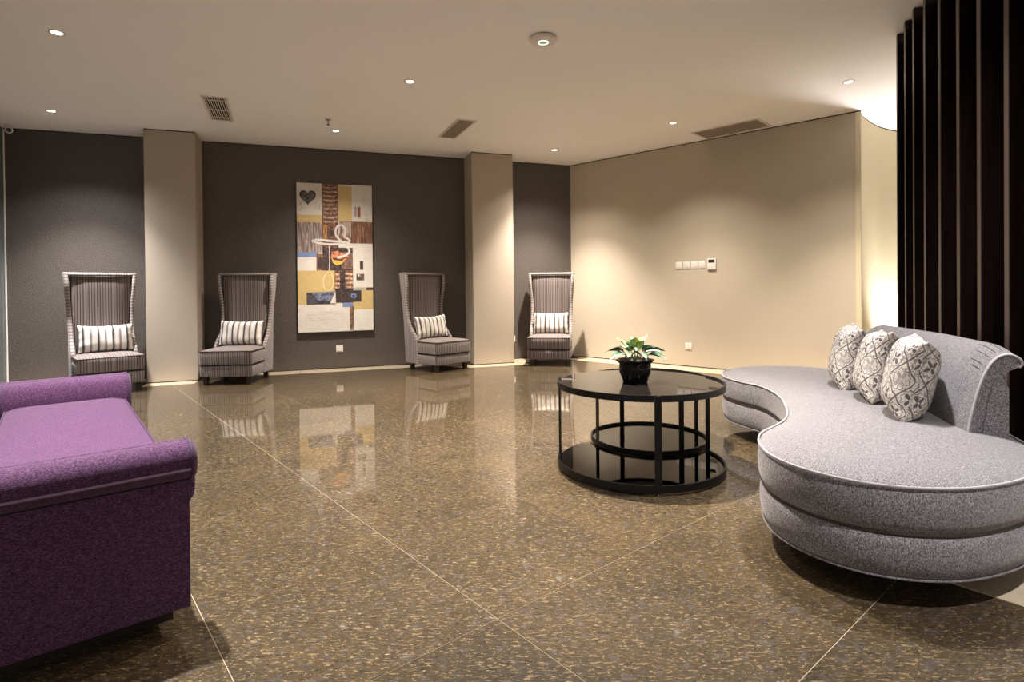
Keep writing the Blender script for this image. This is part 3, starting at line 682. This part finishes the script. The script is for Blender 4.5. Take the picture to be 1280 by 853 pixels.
def leaf(az, el, L, W, base_len, m, droop=0.5, roll=0.0):
    # leaf mesh along +Y in its own space, with stem; placed by rotation
    n, k = 10, 6; bm = bmesh.new(); V = []; W *= 1.35; L *= 0.84
    for i in range(n + 1):
        s = i / n; wv = W * math.sin(PI * min(1, s ** .75 * 1.0)) ** .85 * (1 - .15 * s) + 0.0008
        zc = -droop * L * s * s * .6; row = []
        for j in range(k + 1):
            u = -1 + 2 * j / k; row.append(bm.verts.new((u * wv, L * s, zc + abs(u) * wv * .45 + .003 * math.sin(9 * s + 3 * u))))
        V.append(row)
    for i in range(n):
        for j in range(k): bm.faces.new((V[i][j], V[i][j + 1], V[i + 1][j + 1], V[i + 1][j]))
    d = Vector((math.cos(az), math.sin(az), 0)); base = Vector((d.x * .012, d.y * .012, 0))
    end = d * base_len * math.cos(el + .35) + Vector((0, 0, base_len * math.sin(el + .35))) + base
    o = link('leaf', bm, m, plant, 60, end); o.rotation_mode = 'QUATERNION'
    o.rotation_quaternion = (Matrix.Rotation(az - PI / 2, 3, 'Z') @ Matrix.Rotation(el, 3, 'X') @ Matrix.Rotation(roll, 3, 'Y')).to_quaternion()
    sm = o.modifiers.new('thickness', 'SOLIDIFY'); sm.thickness = 0.0008
    bs = bmesh.new(); tube(bs, [base, base + Vector((0, 0, (end - base).z * .55)) + d * (end - base).xy.length * .35, end], [.0028, .0022, .0015], 6); link('stem', bs, M['stem'], plant, 60)
D2 = math.radians
for az, el, L, W, bl, m, dr, ro in [
    (260, 72, .085, .024, .085, 'leafb', .25, .1), (300, 58, .085, .020, .080, 'leafb', .3, -.4), (172, 28, .125, .027, .075, 'leafa', .9, .3), (205, 20, .115, .028, .065, 'leafa', 1.0, -.2),
    (8, 22, .130, .026, .080, 'leafa', .6, -.3), (-28, 14, .125, .028, .075, 'leafa', .75, .2), (238, 30, .095, .026, .06, 'leafa', 1.0, .3), (285, 26, .100, .027, .065, 'leafa', 1.0, -.2),
    (325, 34, .110, .025, .065, 'leafa', .8, .4), (150, 48, .105, .013, .085, 'leafb', .2, 0), (35, 50, .120, .010, .085, 'leafa', .15, .2), (120, 35, .110, .024, .07, 'leafa', .7, 0), (75, 30, .11, .025, .07, 'leafa', .7, .2),
    (15, 66, .085, .018, .085, 'leafb', .3, .5), (190, 60, .080, .020, .08, 'leafa', .5, -.4), (95, 62, .085, .02, .09, 'leafa', .4, .2), (345, 45, .09, .020, .07, 'leafa', .7, -.5), (220, 50, .075, .018, .07, 'leafa', .8, .5)]:
    leaf(D2(az), D2(el), L, W, bl, M[m], dr, ro)

# ------------------------------------------------------------------ purple bench
UA = math.atan2(0.773, -0.634)             # long axis direction
bc = Vector((0.773, 0.634)) * 0.06 + Vector((-0.634, 0.773)) * 2.95
bench = thing('scroll_arm_bench', 'purple upholstered bench with rolled arms at both ends, cut by the left edge', 'bench', (bc.x, bc.y, 0), UA)
# local: +x = away from camera (u - 2.95), +y = left (n = 0.06 - y)
HWB = 0.25
bm = bmesh.new(); box(bm, -0.965, 0.985, -HWB + .003, HWB - .003, 0.075, 0.40, 0.014, 3); link('body', bm, M['purple'], bench, 50)
# seat with gentle crown
bm = bmesh.new(); pts = []
r = .035; x0, x1, y0, y1 = -0.90, 0.92, -HWB - .004, HWB + .004
def sring(d, z, crown=0):
    out = []
    NX, NY = 26, 12
    P = [(x0 + d + (x1 - x0 - 2 * d) * i / NX, y0 + d) for i in range(NX)] + [(x1 - d, y0 + d + (y1 - y0 - 2 * d) * i / NY) for i in range(NY)] + [(x1 - d - (x1 - x0 - 2 * d) * i / NX, y1 - d) for i in range(NX)] + [(x0 + d, y1 - d - (y1 - y0 - 2 * d) * i / NY) for i in range(NY)]
    return [(x, y, z) for x, y in P]
loft(bm, [sring(.012, .402), sring(.002, .408), sring(0, .43), sring(.004, .446), sring(.014, .452), sring(.05, .462), sring(.11, .470), sring(.18, .473), sring(.23, .474)]); st = link('seat', bm, M['purple'], bench, 60)
bm = bmesh.new(); tube(bm, sring(.004, .449), .005, 6, True); link('piping', bm, M['purpled'], st, 60)
# scroll arms: profile in (x outward, z)
SCR = catmull([(-.020, .425), (-.030, .47), (-.028, .515), (-.008, .555), (.030, .578), (.048, .572), (.058, .576), (.090, .584), (.128, .568), (.148, .535), (.146, .500), (.125, .476), (.105, .470), (.090, .455), (.088, .40), (.05, .38), (0, .38)], 3)
def arm(sign, xo):
    bm = bmesh.new(); rings = []
    N = 20; hwid = 0.262; c = (0.055, .50)
    ys = [-hwid - .022, -hwid - .019, -hwid - .010] + [-hwid + 2 * hwid * i / N for i in range(N + 1)] + [hwid + .010, hwid + .019, hwid + .022]; fs = [.72, .87, .96] + [1.0] * (N + 1) + [.96, .87, .72]
    for y, f in zip(ys, fs):
        rings.append([(xo + sign * (c[0] + (p.x - c[0]) * f), y, c[1] + (p.y - c[1]) * f) for p in SCR])
    loft(bm, rings); a = link('arm', bm, M['purple'], bench, 55)
    loop = [(xo + sign * p.x * 1.0, 0, p.y) for p in SCR]
    for y in (-hwid - .004, hwid + .004):
        b2 = bmesh.new(); tube(b2, [(x, y, z) for x, _, z in loop], .0045, 6, True); link('piping', b2, M['purpled'], a, 60)
    b2 = bmesh.new(); tube(b2, [(xo + sign * .1475, -hwid + 2 * hwid * i / 12, .507) for i in range(13)], .0045, 6); link('front_piping', b2, M['purplep'], a, 60)
    return a
arm(-1, -0.860); arm(1, 0.885)
# outer end panels below the rolls, with a stitched top band
for sgn, xx in ((-1, -0.965), (1, 0.985)):
    bm = bmesh.new(); box(bm, min(xx, xx + sgn * .016), max(xx, xx + sgn * .016), -HWB - .012, HWB + .012, 0.075, 0.470, 0.007, 2); link('end_panel', bm, M['purple'], bench, 50)
bm = bmesh.new(); box(bm, -0.87, 0.90, -HWB + .022, HWB - .03, 0.0, 0.078); link('plinth', bm, M['leg'], bench)

# ------------------------------------------------------------------ painting
art_c = bp(0.21, DB); AW, AH = 0.954, 1.946; AZ0 = 0.492
art = thing('canvas_painting', 'tall abstract collage painting in browns, ochre, blue and white on the dark wall', 'painting', (art_c.x, art_c.y, AZ0), B_ANG)
bm = bmesh.new(); box(bm, -AW / 2, AW / 2, -0.040, -0.001, 0, AH, .002, 1); link('canvas', bm, plain('canvas_edge_dark', (0.03, 0.022, 0.018), .7), art)
cols = {}; order = []; bmA = bmesh.new(); lay = [0]
def cm(c, var=None):
    key = (c, var)
    if key not in cols:
        n = NT('paint_%d' % len(cols), .55); v = n.coord()
        if var == 'wood':
            vv = n.coord('Object', (60, 1, 5)); f = n.noise(vv, 1.0, 4, .65, 1); n.color(n.ramp(f, [(.36, tuple(x * .35 for x in c)), (.5, c), (.62, tuple(min(1, x * 1.8 + .05) for x in c))]))
        elif var == 'rough':
            f = n.noise(v, 30, 4, .7); n.color(n.ramp(f, [(.38, tuple(x * .3 for x in c)), (.6, tuple(min(1, x * 1.6) for x in c))]))
        else:
            f = n.noise(v, 18, 4, .6); n.color(n.mix(f, tuple(x * .85 for x in c), tuple(min(1, x * 1.12) for x in c)))
        cols[key] = len(order); order.append(n.m)
    return cols[key]
AX0, AY0, AXS, AYS = 40.0, 67.0, 336.0, 662.0
def AP(x, y): return (-AW / 2 + .004 + (x - AX0) / AXS * (AW - .008), AH - .004 - (y - AY0) / AYS * (AH - .008))
def poly(pts, c, var=None):
    lay[0] += 1; yy = -0.0405 - lay[0] * 0.00006
    vs = [bmA.verts.new((AP(x, y)[0], yy, AP(x, y)[1])) for x, y in pts]
    f = bmA.faces.new(vs); f.material_index = cm(c, var); f.normal_update()
    if f.normal.y > 0: f.normal_flip()
def rc(x0, y0, x1, y1, c, var=None): poly([(x0, y0), (x1, y0), (x1, y1), (x0, y1)], c, var)
WHT = (.66, .61, .55); OCH = (.55, .40, .17); BRN = (.17, .075, .04); DRK = (.05, .032, .03); BLU = (.17, .24, .44); GBR = (.25, .19, .17); LBR = (.45, .33, .24)
rc(40, 67, 376, 729, WHT)
rc(40, 208, 150, 241, OCH); rc(222, 74, 283, 233, OCH); rc(40, 241, 152, 376, GBR, 'wood'); rc(225, 233, 376, 332, BRN, 'wood'); rc(225, 235, 280, 300, (.33, .24, .20), 'wood')
rc(150, 67, 222, 372, BRN, 'rough')
for k in range(9):
    y = 78 + k * 19; poly([(155, y), (170, y + 3), (200, y + 3), (218, y - 1), (218, y + 7), (200, y + 11), (170, y + 11), (155, y + 8)], LBR if k % 2 else (.34, .22, .16), 'rough')
rc(155, 250, 170, 315, (.36, .16, .05), 'wood'); rc(180, 275, 202, 300, DRK)
rc(40, 374, 132, 396, BLU); rc(40, 396, 122, 456, WHT); rc(122, 380, 180, 455, BRN, 'wood'); rc(150, 352, 305, 455, DRK, 'rough'); rc(232, 372, 302, 448, (.16, .09, .07), 'rough')
poly([(125, 420), (132, 398), (146, 395), (152, 415), (146, 445), (132, 448)], DRK)
rc(40, 456, 202, 607, OCH); rc(202, 455, 285, 600, BRN, 'rough')
for k in range(4):
    y = 468 + k * 20; rc(206, y, 226, y + 9, (.52, .34, .24), 'rough'); rc(250, y - 2, 283, y + 8, (.52, .34, .24), 'rough')
rc(225, 458, 250, 600, DRK, 'rough'); rc(205, 535, 322, 598, DRK, 'rough'); rc(275, 560, 298, 578, BLU); rc(280, 566, 292, 574, (.02, .03, .10))
rc(78, 552, 205, 606, (.055, .05, .06), 'rough'); poly([(100, 556), (205, 548), (180, 590), (130, 590)], (.13, .15, .23), 'rough'); poly([(180, 602), (205, 548), (206, 602)], WHT)
rc(285, 336, 376, 532, WHT); rc(317, 412, 332, 452, DRK); rc(300, 470, 336, 500, (.12, .09, .08), 'rough'); rc(309, 472, 315, 482, WHT); rc(285, 532, 345, 545, (.40, .37, .33)); rc(345, 532, 376, 545, DRK)
rc(322, 545, 376, 632, OCH); rc(284, 597, 330, 632, OCH); rc(236, 601, 284, 618, BLU); rc(268, 618, 286, 724, (.20, .12, .07), 'rough'); rc(40, 607, 236, 729, WHT); rc(288, 632, 376, 727, (.70, .66, .60))
poly([(187, 392), (255, 400), (235, 425), (212, 432), (195, 420)], (.75, .38, .07)); poly([(190, 372), (215, 366), (255, 384), (268, 392), (230, 404), (188, 398)], (.50, .17, .08), 'rough'); poly([(190, 396), (225, 404), (255, 396), (235, 412), (200, 408)], DRK)
# heart
H1 = []
for k in range(32):
    t_ = 2 * PI * k / 32; hx = 16 * math.sin(t_) ** 3; hy = 13 * math.cos(t_) - 5 * math.cos(2 * t_) - 2 * math.cos(3 * t_) - math.cos(4 * t_); H1.append((88 + hx * 2.25, 128 - hy * 2.3))
poly(H1, (.035, .028, .03)); poly([(88 + (x - 88) * .84, 131 + (y - 131) * .84) for x, y in H1], (.13, .105, .11), 'rough')
# loops and ribbons
def ribbon(P, w_, c):
    Q = catmull(P, 5, False)
    for a, b in zip(Q, Q[1:]):
        t = (b - a).normalized(); n = Vector((-t.y, t.x)) * (w_ / 2); e = t * .6
        lay[0] -= 1; poly([tuple(a + n - e), tuple(b + n + e), tuple(b - n + e), tuple(a - n - e)], c)
    lay[0] += 1
lay[0] += 2
W2 = (.66, .62, .58)
ribbon([(104, 322), (130, 332), (180, 337), (235, 337), (262, 352), (268, 372), (248, 388), (215, 396)], 9, W2); lay[0] += 2
ribbon([(104, 326), (125, 318), (180, 322), (240, 326), (272, 328)], 10, W2); lay[0] += 2
ribbon([(236, 324), (215, 304), (208, 280), (218, 256), (240, 252), (252, 275), (248, 302), (262, 310), (274, 322)], 9, W2); lay[0] += 2
ribbon([(224, 302), (232, 285), (240, 268)], 3, DRK); lay[0] += 2
ribbon([(179, 345), (180, 400), (178, 456)], 3, W2); lay[0] += 2
ribbon([(176, 460), (155, 485), (152, 520), (165, 543), (185, 540), (196, 510), (190, 470), (176, 460)], 3, (.72, .66, .45)); lay[0] += 2
rc(291, 165, 296, 212, (.12, .10, .11)); rc(298, 165, 304, 212, (.35, .30, .32)); rc(308, 166, 322, 214, (.26, .09, .04))
for k in range(46):
    x = random.choice([random.uniform(48, 75), random.uniform(120, 145), random.uniform(330, 362)]); y = random.uniform(150, 200) if x < 150 else random.uniform(95, 225)
    s_ = random.uniform(1, 2.4); lay[0] += .2; poly([(x - s_, y), (x, y - s_), (x + s_, y + .5), (x, y + s_)], (.14, .12, .13))
for ln, (ya, xa, xb) in enumerate(((640, 120, 215), (652, 80, 250), (664, 70, 225), (676, 90, 190), (690, 150, 175))):
    x = xa
    while x < xb:
        L_ = random.uniform(3, 9); lay[0] += .1; y = ya + random.uniform(-2, 2) + (x - 150) * -.02; poly([(x, y), (x + L_, y - 1.2), (x + L_, y + .2), (x, y + 1.4)], (.30, .28, .29)); x += L_ + random.uniform(2, 7)
link('painted_print', bmA, order, art, recalc=False)

# ------------------------------------------------------------------ sockets, switches, thermostat
def plate(par, w_, h_, d=0.009, x=0, z=0, nm='plate', m='white'):
    bm = bmesh.new(); box(bm, x - w_ / 2, x + w_ / 2, -d, 0, z - h_ / 2, z + h_ / 2, 0.003, 2); return link(nm, bm, M[m], par, 40)
def socket(p, ang, z, lab):
    t = thing('wall_socket', lab, 'socket', (p.x, p.y, z), ang)
    pl = plate(t, .088, .088)
    bm = bmesh.new(); lathe(bm, [(.021, 0), (.021, .0015), (.019, .0015), (.018, -.004), (.004, -.004)], 24); bmesh.ops.rotate(bm, verts=bm.verts, cent=(0, 0, 0), matrix=Matrix.Rotation(PI / 2, 3, 'X')); bmesh.ops.translate(bm, verts=bm.verts, vec=(0, -.0092, 0)); link('socket_well', bm, M['white'], t, 40)
    for s in (-1, 1):
        bm = bmesh.new(); lathe(bm, [(.0032, 0), (.0032, .0012)], 12); bmesh.ops.rotate(bm, verts=bm.verts, cent=(0, 0, 0), matrix=Matrix.Rotation(PI / 2, 3, 'X')); bmesh.ops.translate(bm, verts=bm.verts, vec=(s * .008, -.0095, 0)); link('pin_hole', bm, M['black'], t)
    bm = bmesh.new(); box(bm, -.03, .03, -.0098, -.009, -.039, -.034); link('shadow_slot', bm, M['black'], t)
    return t
RA = math.atan2((RE - RC).y, (RE - RC).x)
nrm_r = -nr
socket(Vector((-2.295, 7.447)) , B_ANG, 0.263, 'white wall socket low on the dark wall below the painting')
socket(Vector((-0.002, 8.233)), B_ANG, 0.30, 'white wall socket half hidden behind the right column')
def onr(x, y):
    P = Vector((x, y)); return P - nr * (nr.dot(P) - nr.dot(RC))
socket(onr(2.2806, 7.2768), RA, 0.267, 'white wall socket low on the beige wall behind the plant')
for k, (x, y) in enumerate(((2.191, 7.36), (2.268, 7.288), (2.345, 7.218), (2.419, 7.150))):
    p = onr(x, y); lab = ['leftmost white switch of four on the beige wall', 'second white switch from the left of four on the beige wall', 'third white switch from the left of four on the beige wall', 'white switch beside the thermostat, rightmost of four'][k]
    t = thing('light_switch', lab, 'switch', (p.x, p.y, 1.318), RA, 'switches on the beige wall'); plate(t, .088, .092)
    plate(t, .060, .066, .0125, 0, 0, 'rocker')
p = onr(2.515, 7.062)
t = thing('thermostat', 'white wall thermostat with a dark display right of the switches', 'thermostat', (p.x, p.y, 1.322), RA); plate(t, .112, .138, .022)
plate(t, .082, .042, .0232, 0, .036, 'display', 'lcd'); plate(t, .02, .01, .024, -.025, -.035, 'button'); plate(t, .02, .01, .024, .025, -.035, 'button')

# ------------------------------------------------------------------ ceiling fittings
def vent(loc, ang, L, Wd, nslat, ncross, lab, dark):
    t = thing('air_vent', lab, 'air vent', (*loc, H), ang)
    fr = 0.022; fm = M['trimw']
    bm = bmesh.new()
    for a in ((-L / 2 - fr, L / 2 + fr, -Wd / 2 - fr, -Wd / 2), (-L / 2 - fr, L / 2 + fr, Wd / 2, Wd / 2 + fr), (-L / 2 - fr, -L / 2, -Wd / 2, Wd / 2), (L / 2, L / 2 + fr, -Wd / 2, Wd / 2)): box(bm, *a, -0.008, 0.0)
    link('frame', bm, fm, t)
    bm = bmesh.new(); box(bm, -L / 2, L / 2, -Wd / 2, Wd / 2, -0.0015, -0.0003); link('duct_backing', bm, M['ventb'] if dark else M['ventd'], t)
    for i in range(nslat):
        y = -Wd / 2 + Wd * (i + .5) / nslat; bm = bmesh.new(); w_ = Wd / nslat * (.34 if dark else .5)
        box(bm, -L / 2, L / 2, -w_ / 2, w_ / 2, -.006, -.0012); link('slat', bm, fm if dark else M['ventd'], t, loc=(0, y, 0))
    for i in range(ncross):
        x = [-.38, 0.02, .38][i] * L; bm = bmesh.new(); box(bm, -.006, .006, -Wd / 2, Wd / 2, -.0075, -.0012); link('cross_bar', bm, fm if dark else M['ventd'], t, loc=(x, 0, 0))
    return t
vent((-2.971, 5.736), math.radians(112), .77, .185, 9, 3, 'square looking white ceiling grille with dark slots at the upper left', True)
vent((-0.624, 6.537), math.radians(113), .75, .178, 8, 2, 'taupe ceiling air vent near the top of the right column', False)
vent((2.600, 6.652), math.radians(-44), .75, .37, 12, 3, 'long taupe ceiling air vent running along the beige wall', False)
t = thing('ceiling_access_point', 'round white ceiling disc with a pale green glowing ring', 'wireless access point', (0.25, 4.18, H))
bm = bmesh.new(); lathe(bm, [(.085, 0), (.100, -.006), (.103, -.016), (.096, -.026), (.06, -.033), (.01, -.035)], 40); link('housing', bm, M['trimw'], t, 40)
bm = bmesh.new(); lathe(bm, [(.030, -.0335), (.040, -.0335), (.040, -.0362), (.030, -.0362)], 32, cap=False); 
link('glow_ring', bm, M['led'], t)
t = thing('sprinkler_head', 'small dark fire sprinkler hanging from the ceiling above the painting', 'sprinkler', (-1.98, 6.12, H))
bm = bmesh.new(); lathe(bm, [(.030, 0), (.028, -.006), (.010, -.008), (.008, -.03), (.006, -.034)], 20); link('body', bm, M['ventd'], t, 40)
bm = bmesh.new(); lathe(bm, [(.004, -.03), (.004, -.055), (.018, -.056), (.018, -.060), (.003, -.062)], 16); link('deflector', bm, M['black'], t, 40)
cc = Vector((-5.52, 6.20)); t = thing('security_camera', 'small white security camera under the ceiling in the left corner', 'security camera', (cc.x, cc.y, H))
bm = bmesh.new(); lathe(bm, [(.035, 0), (.035, -.01), (.014, -.014), (.012, -.04)], 20, (-.02, 0)); link('bracket', bm, M['white'], t, 40)
bm = bmesh.new(); lathe(bm, [(.01, -.045), (.030, -.04), (.034, -.02), (.034, .03), (.036, .036), (.030, .038)], 24)
bmesh.ops.rotate(bm, verts=bm.verts, cent=(0, 0, 0), matrix=Matrix.Rotation(math.radians(105), 3, 'X')); bmesh.ops.rotate(bm, verts=bm.verts, cent=(0, 0, 0), matrix=Matrix.Rotation(math.radians(40), 3, 'Z'))
bmesh.ops.translate(bm, verts=bm.verts, vec=(0, 0, -.055)); link('body', bm, M['white'], t, 40)
bm = bmesh.new(); lathe(bm, [(.006, .0), (.024, .0385), (.022, .041), (.01, .042)], 24)
bmesh.ops.rotate(bm, verts=bm.verts, cent=(0, 0, 0), matrix=Matrix.Rotation(math.radians(105), 3, 'X')); bmesh.ops.rotate(bm, verts=bm.verts, cent=(0, 0, 0), matrix=Matrix.Rotation(math.radians(40), 3, 'Z'))
bmesh.ops.translate(bm, verts=bm.verts, vec=(0, 0, -.055)); link('lens', bm, M['black'], t, 40)
